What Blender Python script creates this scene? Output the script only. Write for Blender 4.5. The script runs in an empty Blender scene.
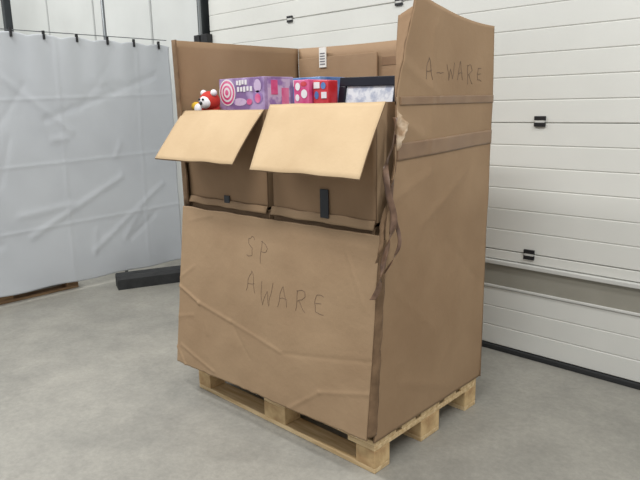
import bpy, bmesh, math, random
from mathutils import Vector, Matrix, Euler, noise
random.seed(4)
scn=bpy.context.scene
scn.view_settings.view_transform='Standard'
scn.view_settings.look='None'
COL=bpy.context.collection

# ------------------------------------------------------------ helpers
def s2l(c):
    return tuple((x/255/12.92 if x/255<=.04045 else ((x/255+.055)/1.055)**2.4) for x in c)
def mat(name,rgb,rough=.7,var=.0,scale=6,rgb2=None,bump=0,bscale=60,metal=0,stretch=(1,1,1),spec=.5,detail=5,contrast=(.35,.65)):
    m=bpy.data.materials.new(name);m.use_nodes=True;nt=m.node_tree;N=nt.nodes;L=nt.links
    b=N['Principled BSDF'];b.inputs['Roughness'].default_value=rough;b.inputs['Metallic'].default_value=metal
    b.inputs['Specular IOR Level'].default_value=spec
    c=s2l(rgb)
    tc=N.new('ShaderNodeTexCoord');mp=N.new('ShaderNodeMapping');mp.inputs['Scale'].default_value=stretch
    L.new(tc.outputs['Object'],mp.inputs['Vector'])
    nz=N.new('ShaderNodeTexNoise');nz.inputs['Scale'].default_value=scale;nz.inputs['Detail'].default_value=detail
    L.new(mp.outputs[0],nz.inputs['Vector'])
    cr=N.new('ShaderNodeValToRGB');cr.color_ramp.elements[0].position=contrast[0];cr.color_ramp.elements[1].position=contrast[1]
    c2=s2l(rgb2) if rgb2 else tuple(x*(1-var) for x in c)
    cr.color_ramp.elements[0].color=(*c2,1);cr.color_ramp.elements[1].color=(*c,1)
    L.new(nz.outputs['Fac'],cr.inputs[0]);L.new(cr.outputs[0],b.inputs['Base Color'])
    if bump:
        n2=N.new('ShaderNodeTexNoise');n2.inputs['Scale'].default_value=bscale;n2.inputs['Detail'].default_value=4
        L.new(mp.outputs[0],n2.inputs['Vector'])
        bp=N.new('ShaderNodeBump');bp.inputs['Strength'].default_value=bump;bp.inputs['Distance'].default_value=.01
        L.new(n2.outputs['Fac'],bp.inputs['Height']);L.new(bp.outputs[0],b.inputs['Normal'])
    return m
def empty(name,loc=(0,0,0)):
    o=bpy.data.objects.new(name,None);o.location=loc;COL.objects.link(o);o.empty_display_size=.1
    return o
def fin(name,bm,m,parent=None,smooth=False,bevel=0):
    me=bpy.data.meshes.new(name);bmesh.ops.recalc_face_normals(bm,faces=bm.faces);bm.to_mesh(me);bm.free()
    o=bpy.data.objects.new(name,me);COL.objects.link(o)
    for mm in (m if isinstance(m,list) else [m]): me.materials.append(mm)
    if smooth:
        for p in me.polygons:p.use_smooth=True
    if bevel:
        bv=o.modifiers.new('b','BEVEL');bv.width=bevel;bv.segments=2;bv.limit_method='ANGLE'
    if parent:
        o.parent=parent;o.matrix_parent_inverse=Matrix.Translation(-parent.location)
    return o
def addbox(bm,lo,hi,M=None,mi=0):
    vs=[bm.verts.new(Vector((x,y,z)) if M is None else M@Vector((x,y,z))) for z in (lo[2],hi[2]) for y in (lo[1],hi[1]) for x in (lo[0],hi[0])]
    for f in ((0,1,3,2),(4,6,7,5),(0,4,5,1),(2,3,7,6),(0,2,6,4),(1,5,7,3)):
        bm.faces.new([vs[i] for i in f]).material_index=mi
def box(name,lo,hi,m,parent=None,bevel=0,M=None):
    bm=bmesh.new();addbox(bm,lo,hi,M);return fin(name,bm,m,parent,bevel=bevel)
def sheet(name,f,nu,nv,inward,th,m,parent=None,edge_m=None,smooth=True,keep=None):
    """two-layer sheet; f(u,v)->Vector outer face"""
    bm=bmesh.new();iw=Vector(inward)*th
    A=[[bm.verts.new(f(i/nu,j/nv)) for j in range(nv+1)] for i in range(nu+1)]
    B=[[bm.verts.new(A[i][j].co+iw) for j in range(nv+1)] for i in range(nu+1)]
    for i in range(nu):
        for j in range(nv):
            bm.faces.new((A[i][j],A[i+1][j],A[i+1][j+1],A[i][j+1])).smooth=smooth
            bm.faces.new((B[i][j],B[i][j+1],B[i+1][j+1],B[i+1][j])).smooth=smooth
    def e(a,b,c,d): bm.faces.new((a,b,c,d)).material_index=1 if edge_m else 0
    for i in range(nu):
        e(A[i][0],B[i][0],B[i+1][0],A[i+1][0]);e(A[i][nv],A[i+1][nv],B[i+1][nv],B[i][nv])
    for j in range(nv):
        e(A[0][j],A[0][j+1],B[0][j+1],B[0][j]);e(A[nu][j],B[nu][j],B[nu][j+1],A[nu][j+1])
    me=bpy.data.meshes.new(name);bmesh.ops.recalc_face_normals(bm,faces=bm.faces);bm.to_mesh(me);bm.free()
    o=bpy.data.objects.new(name,me);COL.objects.link(o);me.materials.append(m)
    if edge_m: me.materials.append(edge_m)
    if parent: o.parent=parent;o.matrix_parent_inverse=Matrix.Translation(-parent.location)
    return o
def strokes(name,polys,r,m,parent):
    cu=bpy.data.curves.new(name,'CURVE');cu.dimensions='3D';cu.bevel_depth=r;cu.bevel_resolution=1
    for P in polys:
        sp=cu.splines.new('POLY');sp.points.add(len(P)-1)
        for k,p in enumerate(P): sp.points[k].co=(*p,1)
    o=bpy.data.objects.new(name,cu);COL.objects.link(o);cu.materials.append(m)
    o.parent=parent;o.matrix_parent_inverse=Matrix.Translation(-parent.location);return o
def lerp(a,b,t): return a+(b-a)*t
def pw(tab,x):
    for (x0,y0),(x1,y1) in zip(tab,tab[1:]):
        if x<=x1: return y0+(y1-y0)*max(0,(x-x0)/(x1-x0))
    return tab[-1][1]
def nz(x,y,z=0): return noise.noise(Vector((x,y,z)))

# ------------------------------------------------------------ materials
card=mat('cardboard',(163,137,108),.75,rgb2=(153,127,99),scale=3,bump=.15,bscale=35,spec=.25)
card_side=mat('cardboard_side',(156,129,100),.7,rgb2=(145,118,90),scale=2.5,bump=.15,bscale=30,spec=.3)
card_in=mat('cardboard_inner',(161,134,106),.75,rgb2=(149,122,95),scale=4,bump=.1,spec=.25)
card_dk=mat('carton_face_shaded',(145,118,91),.75,rgb2=(134,108,82),scale=4,bump=.1,spec=.25)  # darker cardboard: shade under the carton flaps is painted into the colour
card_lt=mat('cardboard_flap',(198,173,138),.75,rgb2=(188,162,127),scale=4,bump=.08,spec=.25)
card_edge=mat('cardboard_edge',(126,100,74),.9,rgb2=(104,81,58),scale=18)
card_torn=mat('cardboard_torn',(205,184,158),.9,rgb2=(160,130,100),scale=30,bump=.4)
tape_br=mat('brown_tape',(138,110,83),.32,rgb2=(128,100,75),scale=8,spec=.5)
tape_strip=mat('loose_brown_tape',(122,94,74),.35,rgb2=(88,64,48),scale=25,spec=.6)
tape_bk=mat('black_tape',(24,28,34),.4,var=.3)
marker=mat('marker_ink',(104,84,68),.7,rgb2=(88,70,56),scale=40)
wood=mat('pallet_wood',(218,193,150),.75,rgb2=(188,158,114),scale=5,stretch=(1,9,9),bump=.2,bscale=20)
wood_d=mat('pallet_block_wood',(208,179,132),.8,rgb2=(172,138,96),scale=14,bump=.3)
wood_old=mat('old_pallet_wood',(150,120,88),.85,rgb2=(110,84,58),scale=6,stretch=(9,1,9),bump=.2)
white_label=mat('paper_label',(232,230,224),.6,var=.05)
black=mat('black_plastic',(30,30,32),.5,var=.2)
rubber=mat('black_rubber',(46,47,48),.75,rgb2=(32,33,34),scale=12,bump=.2)

# ------------------------------------------------------------ floor
def floor_mat():
    m=bpy.data.materials.new('concrete_floor');m.use_nodes=True;nt=m.node_tree;N=nt.nodes;L=nt.links
    b=N['Principled BSDF'];tc=N.new('ShaderNodeTexCoord')
    def noise_(s,d,r=.6):
        n=N.new('ShaderNodeTexNoise');n.inputs['Scale'].default_value=s;n.inputs['Detail'].default_value=d;n.inputs['Roughness'].default_value=r
        L.new(tc.outputs['Object'],n.inputs['Vector']);return n
    def ramp(src,p0,p1,c0,c1):
        r=N.new('ShaderNodeValToRGB');r.color_ramp.elements[0].position=p0;r.color_ramp.elements[1].position=p1
        r.color_ramp.elements[0].color=(*c0,1);r.color_ramp.elements[1].color=(*c1,1);L.new(src,r.inputs[0]);return r
    a=ramp(noise_(1.3,6).outputs['Fac'],.32,.68,s2l((136,134,127)),s2l((160,157,148)))
    c=ramp(noise_(6,9,.8).outputs['Fac'],.32,.68,(.82,.82,.82),(1.07,1.07,1.06))
    d=ramp(noise_(38,5,.75).outputs['Fac'],.32,.66,(.86,.86,.86),(1.05,1.05,1.05))
    mx=N.new('ShaderNodeMixRGB');mx.blend_type='MULTIPLY';mx.inputs[0].default_value=1
    L.new(a.outputs[0],mx.inputs[1]);L.new(c.outputs[0],mx.inputs[2])
    m2=N.new('ShaderNodeMixRGB');m2.blend_type='MULTIPLY';m2.inputs[0].default_value=1
    L.new(mx.outputs[0],m2.inputs[1]);L.new(d.outputs[0],m2.inputs[2])
    L.new(m2.outputs[0],b.inputs['Base Color'])
    rr=ramp(noise_(2.5,5).outputs['Fac'],.3,.7,(.4,)*3,(.6,)*3);L.new(rr.outputs[0],b.inputs['Roughness'])
    bp=N.new('ShaderNodeBump');bp.inputs['Strength'].default_value=.08;bp.inputs['Distance'].default_value=.01
    L.new(noise_(40,4).outputs['Fac'],bp.inputs['Height']);L.new(bp.outputs[0],b.inputs['Normal'])
    return m
box('floor',(-8,-6,-.1),(4.5,1.62,0),floor_mat())
wallm=mat('white_wall_panel',(205,207,204),.6,rgb2=(196,198,195),scale=1.5)
box('wall_back',(-8,1.56,0),(4.5,1.72,5),wallm)
box('wall_left',(-8.15,-6,0),(-8,1.72,5),wallm)
box('ceiling',(-8.15,-3.2,5),(4.5,1.72,5.1),mat('ceiling_white',(190,190,188),.8,var=.05))

# ------------------------------------------------------------ sectional door
doorm=mat('door_white',(217,217,211),.45,rgb2=(208,208,202),scale=1.2,bump=.04,bscale=90)
bandm=mat('door_band_grey',(150,147,136),.5,rgb2=(140,137,126),scale=3)
alum=mat('aluminium_ledge',(205,205,200),.4,var=.08)
seal=mat('rubber_seal',(40,41,42),.8,var=.2)
door=empty('door_1',(0,1.5,0))
X0,X1=-2.93,3.6
def strip(z0,z1,n,m,name):
    bm=bmesh.new();pts=[]
    h=(z1-z0)/n
    for k in range(n):
        a=z0+k*h;big=(k==0)
        g=.007 if big else .006; d=.012 if big else .0045
        pts+=[(d,a),(0,a+g),(0,a+h-g*.6)]
    pts.append((.008,z1))
    prev=None
    for y,z in pts:
        v=(bm.verts.new((X0,1.5+y,z)),bm.verts.new((X1,1.5+y,z)))
        if prev: bm.faces.new((prev[0],prev[1],v[1],v[0]))
        prev=v
    return fin(name,bm,m,door)
strip(.03,.39,3,doorm,'section_bottom')
strip(.56,.62,1,doorm,'section_trim')
strip(.62,1.35,6,doorm,'section_lower')
strip(1.35,2.08,6,doorm,'section_middle')
strip(2.08,2.81,6,doorm,'section_upper')
strip(2.81,3.9,9,doorm,'section_top')
box('core',(X0,1.515,.0),(X1,1.555,3.9),bandm,door)
box('grey_band',(X0,1.498,.405),(X1,1.515,.545),bandm,door)
box('band_rail',(X0,1.478,.535),(X1,1.515,.56),alum,door,.004)
box('band_rail_low',(X0,1.492,.39),(X1,1.515,.405),alum,door,.003)
box('bottom_seal',(X0,1.485,0),(X1,1.515,.03),seal,door,.005)
def hinge(i,x,z,w=.062,h=.022):
    bm=bmesh.new()
    addbox(bm,(x-w/2,1.488,z+.006),(x+w/2,1.502,z+.006+h));addbox(bm,(x-w/2,1.488,z-.006-h),(x+w/2,1.502,z-.006))
    fin('hinge_%d'%i,bm,black,door,bevel=.002)
    bm=bmesh.new();addbox(bm,(x-w/2+.006,1.490,z-.006),(x+w/2-.006,1.502,z+.006));fin('hinge_pin_%d'%i,bm,alum,door)
hinge(1,-.06,1.36);hinge(2,-.08,.62);hinge(3,-1.0,2.08,.055,.016);hinge(4,-1.97,2.08,.055,.016)
railm=mat('dark_steel',(62,66,68),.45,metal=.6,var=.2)
g=empty('door_guide_rail',(-3.02,1.5,0))
box('rail',(-3.04,1.46,0),(-2.98,1.54,4),railm,g,.003)
box('rail_flange',(-3.0,1.44,0),(-2.985,1.47,4),mat('galvanised',(150,154,156),.4,metal=.5),g)
box('rail_bracket',(-3.08,1.44,1.98),(-2.9,1.5,2.06),black,g,.004)
for i,x in enumerate((-3.9,-5.0,-6.1)):
    box('trim_%d'%(i+1),(x-.012,1.552,0),(x+.012,1.56,5),mat('trim_grey',(172,174,172),.6))

# ------------------------------------------------------------ wooden pallets
def pallet(name,origin,W,D,along='x',mt=wood,mb=wood_d):
    e=empty(name,origin)
    def P(nm,lo,hi,m):
        if along=='y': lo,hi=(lo[1],lo[0],lo[2]),(hi[1],hi[0],hi[2])
        lo=[lo[i]+origin[i] for i in range(3)];hi=[hi[i]+origin[i] for i in range(3)]
        box(nm,lo,hi,m,e,.003)
    for k,(c,w) in enumerate(((.0725,.145),(.2362,.10),(.4,.145),(.5638,.10),(.7275,.145))):
        y=c*D/.8; P('top_board_%d'%k,(0,y-w/2,.122),(W,y+w/2,.144),mt)
    for k,x in enumerate((0,W/2-.0725,W-.145)): P('stringer_%d'%k,(x,0,.100),(x+.145,D,.122),mt)
    for k,(y,w) in enumerate(((0,.1),(D/2-.0725,.145),(D-.1,.1))):
        P('bottom_board_%d'%k,(0,y,0),(W,y+w,.022),mt)
        for j,x in enumerate((0,W/2-.0725,W-.1)): P('block_%d_%d'%(k,j),(x,y,.022),(x+(.145 if j==1 else .1),y+w,.1),mb)
    return e
pallet('wooden_pallet',(-1.2,.0,0),1.2,.8)
pallet('wooden_pallet',(-4.36,-.75,0),1.2,.8,'y',wood_old,wood_old)

# ------------------------------------------------------------ big cardboard pallet container
pb=empty('cardboard_pallet_container',(-.6,.4,.144))
FRONT=[(.146,-.012),(.6,-.004),(1.0,.0),(1.12,.03),(1.26,.062),(1.48,.068),(1.6,.10),(1.83,.19)]
SC=[(.1,1.62,.35,1.50,.006),(.25,1.0,.6,1.18,.003),(.1,.75,.4,.5,.003),(.45,.9,.8,.62,-.003),(.05,1.12,.3,1.2,.004),(.15,.35,.5,.22,.003),(.3,1.3,.32,1.75,.003),(.08,1.42,.25,1.34,.006)]
def seg(px,py,ax,ay,bx,by):
    dx,dy=bx-ax,by-ay;t=max(0,min(1,((px-ax)*dx+(py-ay)*dy)/(dx*dx+dy*dy)))
    return math.hypot(px-ax-dx*t,(py-ay-dy*t)*.7)
def side(y,z,off=0):
    fz=min(1,max(0,(z-.15)/.9));fy=max(0,1-y/.8)
    x=.007+.009*fz+.032*fz*fy**1.2+.008*math.sin(3.1*fy)*math.sin((z-.15)*2.2)+.005*nz(y*4,z*3,1)*(.3+.7*fz)+.0015*nz(y*12,z*9,4)
    for ax,ay,bx,by,h in SC: x+=h*math.exp(-(seg(y,z,ax,ay,bx,by)/.016)**2)*.7
    return Vector((x+off,y,z))
def sidef(u,v):
    z=.146+v*(1.79-.146)
    z=.146+(z-.146)*(1+ (.045*(1-u)**2)*v**6)
    y0=pw(FRONT,z)+.006*nz(3.3,z*14,2)
    return side(y0+(.82-y0)*u,z)
sheet('panel_right',sidef,70,130,(-1,0,0),.007,card_side,pb,card_edge)
def leftf(u,v):
    y=-.005+u*.82;z=.146+v*(1.785-.146)
    return Vector((-1.212-.02*v*(1-u)+.004*nz(y*4,z*3,7),y,z))
sheet('panel_left',leftf,24,50,(1,0,0),.007,card_side,pb,card_edge)
sheet('panel_back',lambda u,v:Vector((-1.205+1.215*u,.825+.004*nz(u*5,v*5,9),.146+v*(1.785-.146)-.01*math.sin(u*3.14))),40,30,(0,-1,0),.007,card_in,pb,card_edge)
def rem_r(u,v):
    z=1.47+.34*v; y=pw(FRONT,z)-.001
    w=.045*v
    return Vector((side(y,z).x-.003-w*u,y-.03*u*v,z-.03*u*v+.01*nz(u*4,v*7)))
sheet('front_remnant_right',rem_r,8,20,(0,1,0),.006,card_dk,pb,card_edge)
def rem_l(u,v):
    z=1.0+.785*v
    return Vector((-1.232+.02*(1-v)+(.035+.01*nz(v*9,2))*u,-.008,z))
sheet('front_remnant_left',rem_l,4,24,(0,1,0),.006,card_edge,pb,card_edge)
TL,TR,BL,BR=Vector((-1.222,-.012,.985)),Vector((.04,-.02,.998)),Vector((-1.272,-.08,.158)),Vector((-.004,-.05,.168))
CRE=[(.0,.50,.14,.57,.011),(.14,.57,.34,.62,.008),(.34,.62,.62,.70,.005),(.62,.70,1.,.60,-.003),(.03,.88,.25,.97,.006),(.66,1.,.8,.84,.005),(.8,.84,1.,.76,.004),(0,.9,.06,1.,.010),(.1,.35,.0,.45,.004),
(.14,.57,.2,.75,.003),(.34,.62,.45,.8,-.003),(.0,.7,.1,.66,.004),(.88,.1,.96,.35,.003),(.05,.08,.2,.03,.003)]
def front(s,t,off=0):
    p=lerp(lerp(TL,TR,s),lerp(BL,BR,s),t)
    d=.010*math.sin(math.pi*s)*math.sin(math.pi*t)+.005*nz(s*3.5,t*3,5)+.0018*nz(s*11,t*9,8)
    for ax,ay,bx,by,h in CRE: d+=h*math.exp(-(seg(s,t,ax,ay,bx,by)/.007)**2)*.5
    p=p.copy();p.y-=d+off
    if t>.97: p.z+=.006*nz(s*25,3)
    if t<.02: p.z+=.006*nz(s*9,1)
    return p
sheet('front_panel',lambda u,v:front(u,v),190,130,(0,1,0),.007,card,pb,card_edge)
def fold(u,v):
    z=.18+.80*v;a=front(1,1-v);b=side(pw(FRONT,z)+.012,z)
    a=Vector((a.x,a.y+.002,z));b.z=z;b.x+=.002
    p=lerp(a,b,u);p.x+=.006*math.sin(math.pi*u)+.005*nz(v*14,u*3,4)
    return p
sheet('corner_fold',fold,6,80,(-1,.3,0),.004,card_edge,pb)
def band(name,z0a,z1a,z0b,z1b,m,ya=.075,yb=.82):
    def f(u,v):
        y=ya+(yb-ya)*u;z=lerp(lerp(z0a,z0b,u),lerp(z1a,z1b,u),v)
        return side(y,z,.003)
    sheet(name,f,70,8,(-1,0,0),.002,m,pb)
band('tape_band_low',1.262,1.325,1.285,1.345,tape_br)
band('tape_band_high',1.462,1.492,1.465,1.498,tape_br,ya=.09)
def torn(u,v):
    z=1.30+.19*v;y=.07+(.05*(1-abs(v-.5)*1.6)+.025*nz(v*9,3))*u
    return side(y,z,.003+.016*math.sin(v*5)*u)
sheet('torn_edge',torn,6,24,(-1,0,0),.002,card_torn,pb)
def ribbon(name,path,w,m,tw=9):
    n=len(path)-1
    def cr(p0,p1,p2,p3,t):
        return .5*((2*p1)+(p2-p0)*t+(2*p0-5*p1+4*p2-p3)*t*t+(3*p1-p0-3*p2+p3)*t**3)
    V=[Vector(p) for p in path];V=[V[0]]+V+[V[-1]]
    def f(u,v):
        k=min(n-1,int(v*n));t=v*n-k
        p=cr(V[k],V[k+1],V[k+2],V[k+3],t)
        a=v*tw+.4*math.sin(v*23)
        return p+Vector((math.cos(a)*w*(u-.5),-abs(math.sin(a))*w*(u-.5),.0))
    sheet(name,f,3,90,(0,-1,0),.0012,m,pb)
ribbon('hanging_tape_1',[(.05,.055,1.42),(.062,.03,1.33),(.052,.00,1.25),(.07,-.01,1.16),(.088,-.0,1.07),(.085,-.015,1.0),(.068,-.02,.94),(.06,-.035,.87),(.045,-.035,.80),(.03,-.05,.76)],.024,tape_strip)
ribbon('hanging_tape_2',[(.055,.05,1.36),(.07,.035,1.25),(.06,.02,1.14),(.072,.03,1.06),(.10,.02,.98),(.09,.0,.92),(.06,-.02,.86)],.014,tape_strip,6)
ribbon('hanging_tape_3',[(.05,.04,1.2),(.06,.0,1.12),(.05,-.02,1.04),(.055,-.03,.97),(.04,-.04,.9)],.016,card_edge,5)

G={'S':[[(.9,.1),(.6,0),(.25,.15),(.3,.4),(.7,.55),(.75,.85),(.4,1),(.1,.9)]],
'P':[[(.25,1.05),(.3,0)],[(.15,.05),(.7,0),(.9,.2),(.75,.42),(.3,.5)]],
'A':[[(.05,1),(.25,.45),(.5,0),(.68,.5),(.85,1)],[(.18,.62),(.8,.6)]],
'W':[[(0,0.05),(.22,1),(.5,.35),(.75,1),(1,0)]],
'R':[[(.2,1),(.22,0)],[(.15,.02),(.7,.02),(.85,.25),(.6,.45),(.25,.5)],[(.35,.5),(.9,1)]],
'E':[[(.8,.08),(.3,.05),(.15,.5),(.25,.95),(.85,1)],[(.2,.5),(.7,.48)]],
'-':[[(.1,.55),(.9,.5)]]}
def write(txt,fn,s0,s1,t0,t1,drop=0):
    out=[];n=len(txt);w=(s1-s0)/n
    for i,ch in enumerate(txt):
        jy=random.uniform(-.14,.14)*(t1-t0);sc=random.uniform(.75,1.08)
        for pl in G.get(ch,[]):
            q=[]
            for (a,b),(c,d) in zip(pl,pl[1:]+[pl[-1]]):
                for k in range(4):
                    x=a+(c-a)*k/4;y=b+(d-b)*k/4
                    x+=.13*nz(i*3.3+x*2,y*2,2);y+=.14*nz(i*5.1+x*2,y*2,6)
                    q.append(fn(s0+w*(i+.1+.70*x),t0+(t1-t0)*y*sc+jy+drop*(i/n)))
            out.append(q)
    return out
strokes('handwriting_front',write('SP',lambda s,t:front(s,t,.0001),.40,.54,.12,.26,.02)+write('AWARE',lambda s,t:front(s,t,.0001),.41,.825,.31,.44,.04),.0011,marker,pb)
strokes('handwriting_side',write('A-WARE',lambda y,t:side(y,1.66-t,.0001),.25,.735,.03,.105,.01),.0013,marker,pb)

box('inner_sheet',(-1.18,.795,1.2),(-.62,.805,1.725),card_in,pb,.002)
box('paper_label',(-1.015,.788,1.67),(-.965,.794,1.775),white_label,pb)
bm=bmesh.new()
for k in range(5): addbox(bm,(-1.008,.786,1.685+k*.014),(-.972,.7885,1.690+k*.014))
fin('label_print',bm,mat('print_grey',(120,120,125),.6,var=.1),pb)
box('back_tape',(-.6,.814,1.66),(.0,.817,1.70),tape_br,pb)

# ------------------------------------------------------------ cartons inside
def carton(x0,x1,y0,y1,z0,z1,flap=None,open_=True):
    e=empty('cardboard_carton',((x0+x1)/2,(y0+y1)/2,z0));th=.006
    box('bottom',(x0,y0,z0),(x1,y1,z0+th),card,e)
    bulge=.01
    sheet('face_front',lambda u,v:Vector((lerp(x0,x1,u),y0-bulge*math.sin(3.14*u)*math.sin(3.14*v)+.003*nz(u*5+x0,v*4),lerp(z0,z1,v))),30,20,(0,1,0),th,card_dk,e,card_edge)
    box('face_back',(x0,y1-th,z0),(x1,y1,z1),card,e)
    box('face_left',(x0,y0+th,z0),(x0+th,y1-th,z1),card,e)
    box('face_right',(x1-th,y0+th,z0),(x1,y1-th,z1),card,e)
    if flap:
        fx0,fx1,fy,fz,hx=flap
        def f(u,v):
            p=lerp(Vector((lerp(x0,hx,u),y0-.002,z1)),Vector((lerp(fx0,fx1,u),fy,fz)),v)
            p.z+=.010*math.sin(math.pi*v)*(.4+.6*u)+.004*nz(u*4+x0,v*3,3);return p
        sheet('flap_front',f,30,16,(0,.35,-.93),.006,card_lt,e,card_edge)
    elif not open_:
        box('lid',(x0,y0,z1),(x1,y1,z1+th),card,e)
    return e
a=carton(-1.192,-.603,.012,.77,1.03,1.455,(-1.225,-.634,-.15,1.235,-.603))
b=carton(-.56,.0,.008,.77,1.03,1.475,(-.512,.062,-.16,1.222,.045))
carton(-1.192,-.60,.02,.78,.15,1.018,None,False)
carton(-.575,-.012,.02,.78,.15,1.012,None,False)
box('black_tape',(-.272,-.006,1.03),(-.228,-.001,1.145),tape_bk,b,.001)
box('black_tape',(-.90,.002,1.03),(-.86,.006,1.065),tape_bk,a,.001)
sheet('flap_low',lambda u,v:Vector((lerp(-.57,.0,u),.004-.012*v,1.045-.035*v+.006*nz(u*5,v))),20,4,(0,1,0),.004,card,b,card_edge)
sheet('flap_low',lambda u,v:Vector((lerp(-1.19,-.6,u),.006-.012*v,1.04-.03*v+.006*nz(u*6,v))),20,4,(0,1,0),.004,card_side,a,card_edge)

# ------------------------------------------------------------ goods
purple=mat('purple_print',(132,104,152),.4,rgb2=(176,154,194),scale=11,contrast=(.42,.58))
pink=mat('pink_print',(206,66,124),.4,rgb2=(228,134,172),scale=12)
lilac=mat('lilac_print',(200,178,208),.4,rgb2=(150,118,176),scale=16,contrast=(.45,.55))
whitep=mat('white_print',(232,228,230),.4,var=.04)
redp=mat('red_print',(196,42,48),.4,rgb2=(214,90,104),scale=12)
bluep=mat('blue_print',(60,104,170),.4,rgb2=(120,152,200),scale=14)
yellow=mat('yellow_plush',(230,186,60),.8,var=.1)
redpl=mat('red_plush',(200,48,36),.8,var=.2)
navy=mat('navy_frame',(20,21,34),.45,var=.2,spec=.3)
box('packed_goods_bottom',(-1.17,.06,1.037),(-.62,.74,1.40),card_in,a)
box('packed_goods_bottom',(-.54,.06,1.037),(-.02,.74,1.40),card_in,b)
def disc(bm,c,r,n=24,y=0,mi=0):
    for k in range(n):
        a0=2*math.pi*k/n;a1=2*math.pi*(k+1)/n
        bm.faces.new([bm.verts.new(v) for v in ((c[0]+math.cos(a0)*r,y,c[1]+math.sin(a0)*r),(c[0]+math.cos(a1)*r,y,c[1]+math.sin(a1)*r),(c[0],y,c[1]))]).material_index=mi
def ovals(name,L,y,m,parent):
    bm=bmesh.new()
    for x,z,rx,rz in L:
        vs=[bm.verts.new((x+math.cos(k*math.pi/8)*rx,y,z+math.sin(k*math.pi/8)*rz)) for k in range(16)];bm.faces.new(vs)
    return fin(name,bm,m,parent)
t=empty('toy_box',(-.93,.24,1.401))
box('carton',(-1.085,.15,1.401),(-.755,.335,1.60),[purple],t,.003)
bm=bmesh.new();cx,cz=-1.022,1.535
for k,(r,mi) in enumerate(((.062,1),(.055,0),(.044,1),(.034,0),(.024,1),(.013,0))): disc(bm,(cx,cz),r,28,.1485-k*.0006,mi)
fin('lollipop_swirl',bm,[pink,whitep],t)
bm=bmesh.new()
for k,(x,z,h) in enumerate(((-.95,1.568,.02),(-.93,1.566,.024),(-.91,1.57,.02),(-.888,1.568,.022),(-.945,1.537,.022),(-.922,1.538,.02),(-.90,1.536,.024),(-.876,1.54,.02),(-.852,1.538,.022))): addbox(bm,(x,.147,z),(x+.014,.1495,z+h))
fin('title_print',bm,whitep,t)
ovals('doll_picture',[(-.80,1.56,.026,.03),(-.80,1.51,.034,.03),(-.93,1.49,.05,.018)],.1485,lilac,t)
ovals('doll_dress',[(-.80,1.505,.02,.022),(-.86,1.49,.02,.014)],.1478,pink,t)
box('side_print',(-.7555,.17,1.46),(-.753,.31,1.59),lilac,t)
bm=bmesh.new();addbox(bm,(-.754,.19,1.52),(-.7515,.23,1.585));addbox(bm,(-.754,.255,1.47),(-.7515,.30,1.55));fin('side_picture',bm,pink,t)
t=empty('toy_box',(-.46,.17,1.401))
box('carton',(-.512,.10,1.401),(-.425,.24,1.572),[pink],t,.003)
ovals('picture_print',[(-.487,1.545,.014,.016),(-.45,1.515,.018,.018),(-.49,1.50,.012,.014)],.0985,whitep,t)
ovals('red_patch',[(-.452,1.555,.018,.01)],.0985,redp,t)
t=empty('toy_box',(-.37,.17,1.401))
box('carton',(-.418,.12,1.401),(-.335,.18,1.566),[redp],t,.003)
bm=bmesh.new();addbox(bm,(-.412,.117,1.535),(-.38,.1195,1.56));addbox(bm,(-.37,.117,1.495),(-.342,.1195,1.52));fin('picture_print',bm,whitep,t)
ovals('blue_patch',[(-.36,1.545,.014,.014),(-.398,1.508,.012,.016)],.1185,bluep,t)
t=empty('toy_box',(-.8,.5,1.401))
box('carton',(-.92,.42,1.401),(-.66,.6,1.60),[bluep],t,.003)
bm=bmesh.new();addbox(bm,(-.9,.4175,1.56),(-.8,.4195,1.59));fin('title_print',bm,whitep,t)
pf=empty('picture_frame',(-.17,.2,1.402))
M=Matrix.Translation((-.170,.155,1.404))@Matrix.Rotation(math.radians(-9),4,'X')@Matrix.Rotation(math.radians(1.0),4,'Y')
w,h=.157,.172
bm=bmesh.new();addbox(bm,(-w,0,h-.036),(w,.02,h),M);addbox(bm,(-w,0,0),(w,.02,.02),M);addbox(bm,(-w,0,.02),(-w+.036,.02,h-.036),M);addbox(bm,(w-.036,0,.02),(w,.02,h-.036),M);addbox(bm,(-w+.01,.014,.01),(w-.01,.018,h-.01),M)
fin('frame',bm,navy,pf,bevel=.002)
bm=bmesh.new();addbox(bm,(-w+.036,.008,.02),(w-.036,.013,h-.036),M);fin('mount_print',bm,mat('print_bluegrey',(220,221,226),.3,rgb2=(170,176,194),scale=30,contrast=(.4,.55)),pf)
pt=empty('plush_toy',(-1.11,.1,1.401))
def ball(nm,c,r,m,sc=(1,1,1)):
    bm=bmesh.new();bmesh.ops.create_uvsphere(bm,u_segments=24,v_segments=14,radius=r)
    for v in bm.verts: v.co=Vector((v.co.x*sc[0],v.co.y*sc[1],v.co.z*sc[2]))*(1+.05*nz(v.co.x*30,v.co.y*30,v.co.z*30))+Vector(c)
    fin(nm,bm,m,pt,True)
ball('body',(-1.10,.085,1.456),.054,redpl,(1.4,.9,1));ball('head',(-1.065,.075,1.497),.047,redpl,(1.1,1,1));ball('face',(-1.062,.047,1.492),.031,whitep,(1.2,.9,1))
ball('ear_left',(-1.105,.07,1.535),.016,whitep);ball('ear_right',(-1.025,.07,1.535),.016,whitep)
ball('nose',(-1.06,.018,1.488),.009,black);ball('eye_left',(-1.075,.022,1.505),.006,black);ball('eye_right',(-1.048,.022,1.505),.006,black);ball('arm',(-1.15,.055,1.474),.027,yellow,(1.3,.6,.8));ball('belly',(-1.115,.045,1.462),.026,whitep,(1.3,.6,1))

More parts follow.
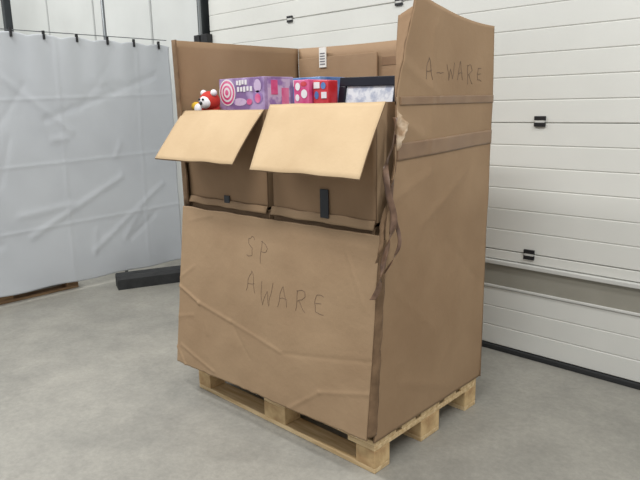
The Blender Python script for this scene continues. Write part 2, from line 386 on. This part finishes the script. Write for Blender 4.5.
# ------------------------------------------------------------ white tarp screen
tarp=mat('white_tarp',(198,202,206),.5,rgb2=(189,193,198),scale=1.2,bump=.1,bscale=6)
tc=empty('tarp_screen',(-3.5,0,0))
clips=[-2.1,-1.55,-1.05,-.6,-.15,.12,.36,.62,.88,1.12,1.36]
TCR=[(random.uniform(-2,1.2),random.uniform(.2,1.9)) for _ in range(26)]
TCR=[(y,z,y+random.uniform(-.5,.5),z+random.uniform(-.35,.35),random.choice((-1,1))*random.uniform(.002,.005)) for y,z in TCR]
TCR+=[(-.2,1.9,.5,1.3,.006),(.1,.5,.9,.9,.006),(.3,1.4,1.3,1.75,-.005),(.6,.3,1.3,.8,.005)]
def cur(u,v):
    y=-2.2+u*3.66;z0=.105-.05*u+.006*math.sin(u*40);
    zt=2.05-.035*max(0,(y+.2)/1.6)
    near=min(abs(y-c) for c in clips)
    zt-=.018*min(1,near/.12)**2
    z=lerp(z0,zt,v)
    x=-3.5+.012*nz(y*2.2,z*.9,1)+.007*nz(y*5+z*2,z*3,2)
    for ay,az,by,bz,hh in TCR:
        x+=hh*math.exp(-(seg(y,z,ay,az,by,bz)/.022)**2)
    for zz in (.55,1.05,1.55): x+=.003*math.exp(-((z-zz-.03*y)/.012)**2)
    for yy in (-1.4,-.5,.4,1.1): x+=.003*math.exp(-((y-yy-.02*z)/.012)**2)
    x+=.006*math.sin(y*26)*v**6
    return Vector((x,y,z))
sheet('tarp',cur,260,170,(-1,0,0),.002,tarp,tc)
bm=bmesh.new()
for c in clips: addbox(bm,(-3.508,c-.008,2.0-.035*max(0,(c+.2)/1.6)+.012),(-3.488,c+.008,2.075-.035*max(0,(c+.2)/1.6)))
fin('tie_clips',bm,black,tc)
steel=mat('galv_post',(120,124,126),.4,metal=.5,var=.1)
def cyl(nm,c,r,z0,z1,m,parent):
    bm=bmesh.new();bmesh.ops.create_cone(bm,cap_ends=True,segments=16,radius1=r,radius2=r,depth=z1-z0)
    for v in bm.verts:v.co+=Vector((c[0],c[1],(z0+z1)/2))
    return fin(nm,bm,m,parent,True)
cyl('post_1',(-3.535,.885),.014,0,3.2,steel,tc);cyl('post_2',(-3.535,-1.3),.014,0,3.2,steel,tc)
bm=bmesh.new();addbox(bm,(-3.53,-2.2,2.055),(-3.522,1.46,2.061));fin('top_wire',bm,steel,tc)
sp=empty('steel_post',(-4.5,.47,0))
box('column',(-4.55,.47,.01),(-4.49,.53,4.2),railm,sp,.003);box('foot_plate',(-4.59,.455,0),(-4.45,.57,.012),railm,sp,.002)

k=empty('rubber_kerb',(-3.1,.95,0))
M=Matrix.Translation((-3.20,.62,0))@Matrix.Rotation(math.radians(68),4,'Z')
bm=bmesh.new()
prof=[(0,0),(.0,.085),(.025,.112),(.15,.112),(.17,.085),(.17,0)]
rows=[]
for xx in (0,.01,.73,.74):
    sh=.0 if xx in(.01,.73) else .006
    rows.append([bm.verts.new(M@Vector((xx,p[0]*(1-sh),max(0,p[1]-sh)))) for p in prof])
for r0,r1 in zip(rows,rows[1:]):
    for j in range(len(prof)): bm.faces.new((r0[j],r0[(j+1)%6],r1[(j+1)%6],r1[j]))
bm.faces.new(rows[0]);bm.faces.new(rows[-1][::-1])
fin('kerb_body',bm,rubber,k)

# ------------------------------------------------------------ lights
def lamp(x,y,sx,sy,e):
    f=empty('ceiling_lamp',(x,y,4.9))
    box('housing',(x-sx/2-.03,y-sy/2-.03,4.88),(x+sx/2+.03,y+sy/2+.03,5.0),alum,f)
    l=bpy.data.lights.new('lamp_light','AREA');l.shape='RECTANGLE';l.size=sx;l.size_y=sy;l.energy=e;l.color=(1,.995,.985)
    o=bpy.data.objects.new('lamp_light',l);o.location=(x,y,4.86);COL.objects.link(o);o.parent=f;o.matrix_parent_inverse=Matrix.Translation(-f.location)
lamp(-3.0,-1.6,2.2,.4,150);lamp(.6,-2.2,2.2,.4,145);lamp(2.8,-.2,1.8,.4,110);lamp(-5.5,-.2,2,.4,110)
w=bpy.data.worlds.new('w');scn.world=w;w.use_nodes=True
w.node_tree.nodes['Background'].inputs[0].default_value=(.93,.965,1,1);w.node_tree.nodes['Background'].inputs[1].default_value=.63

cd=bpy.data.cameras.new('camera');cd.sensor_width=36;cd.lens=612.8/640*36
cam=bpy.data.objects.new('camera',cd);COL.objects.link(cam)
cam.location=(1.391,-1.747,1.467);cam.rotation_euler=[math.radians(a) for a in (77.61,1.12,43.5)]
scn.camera=cam
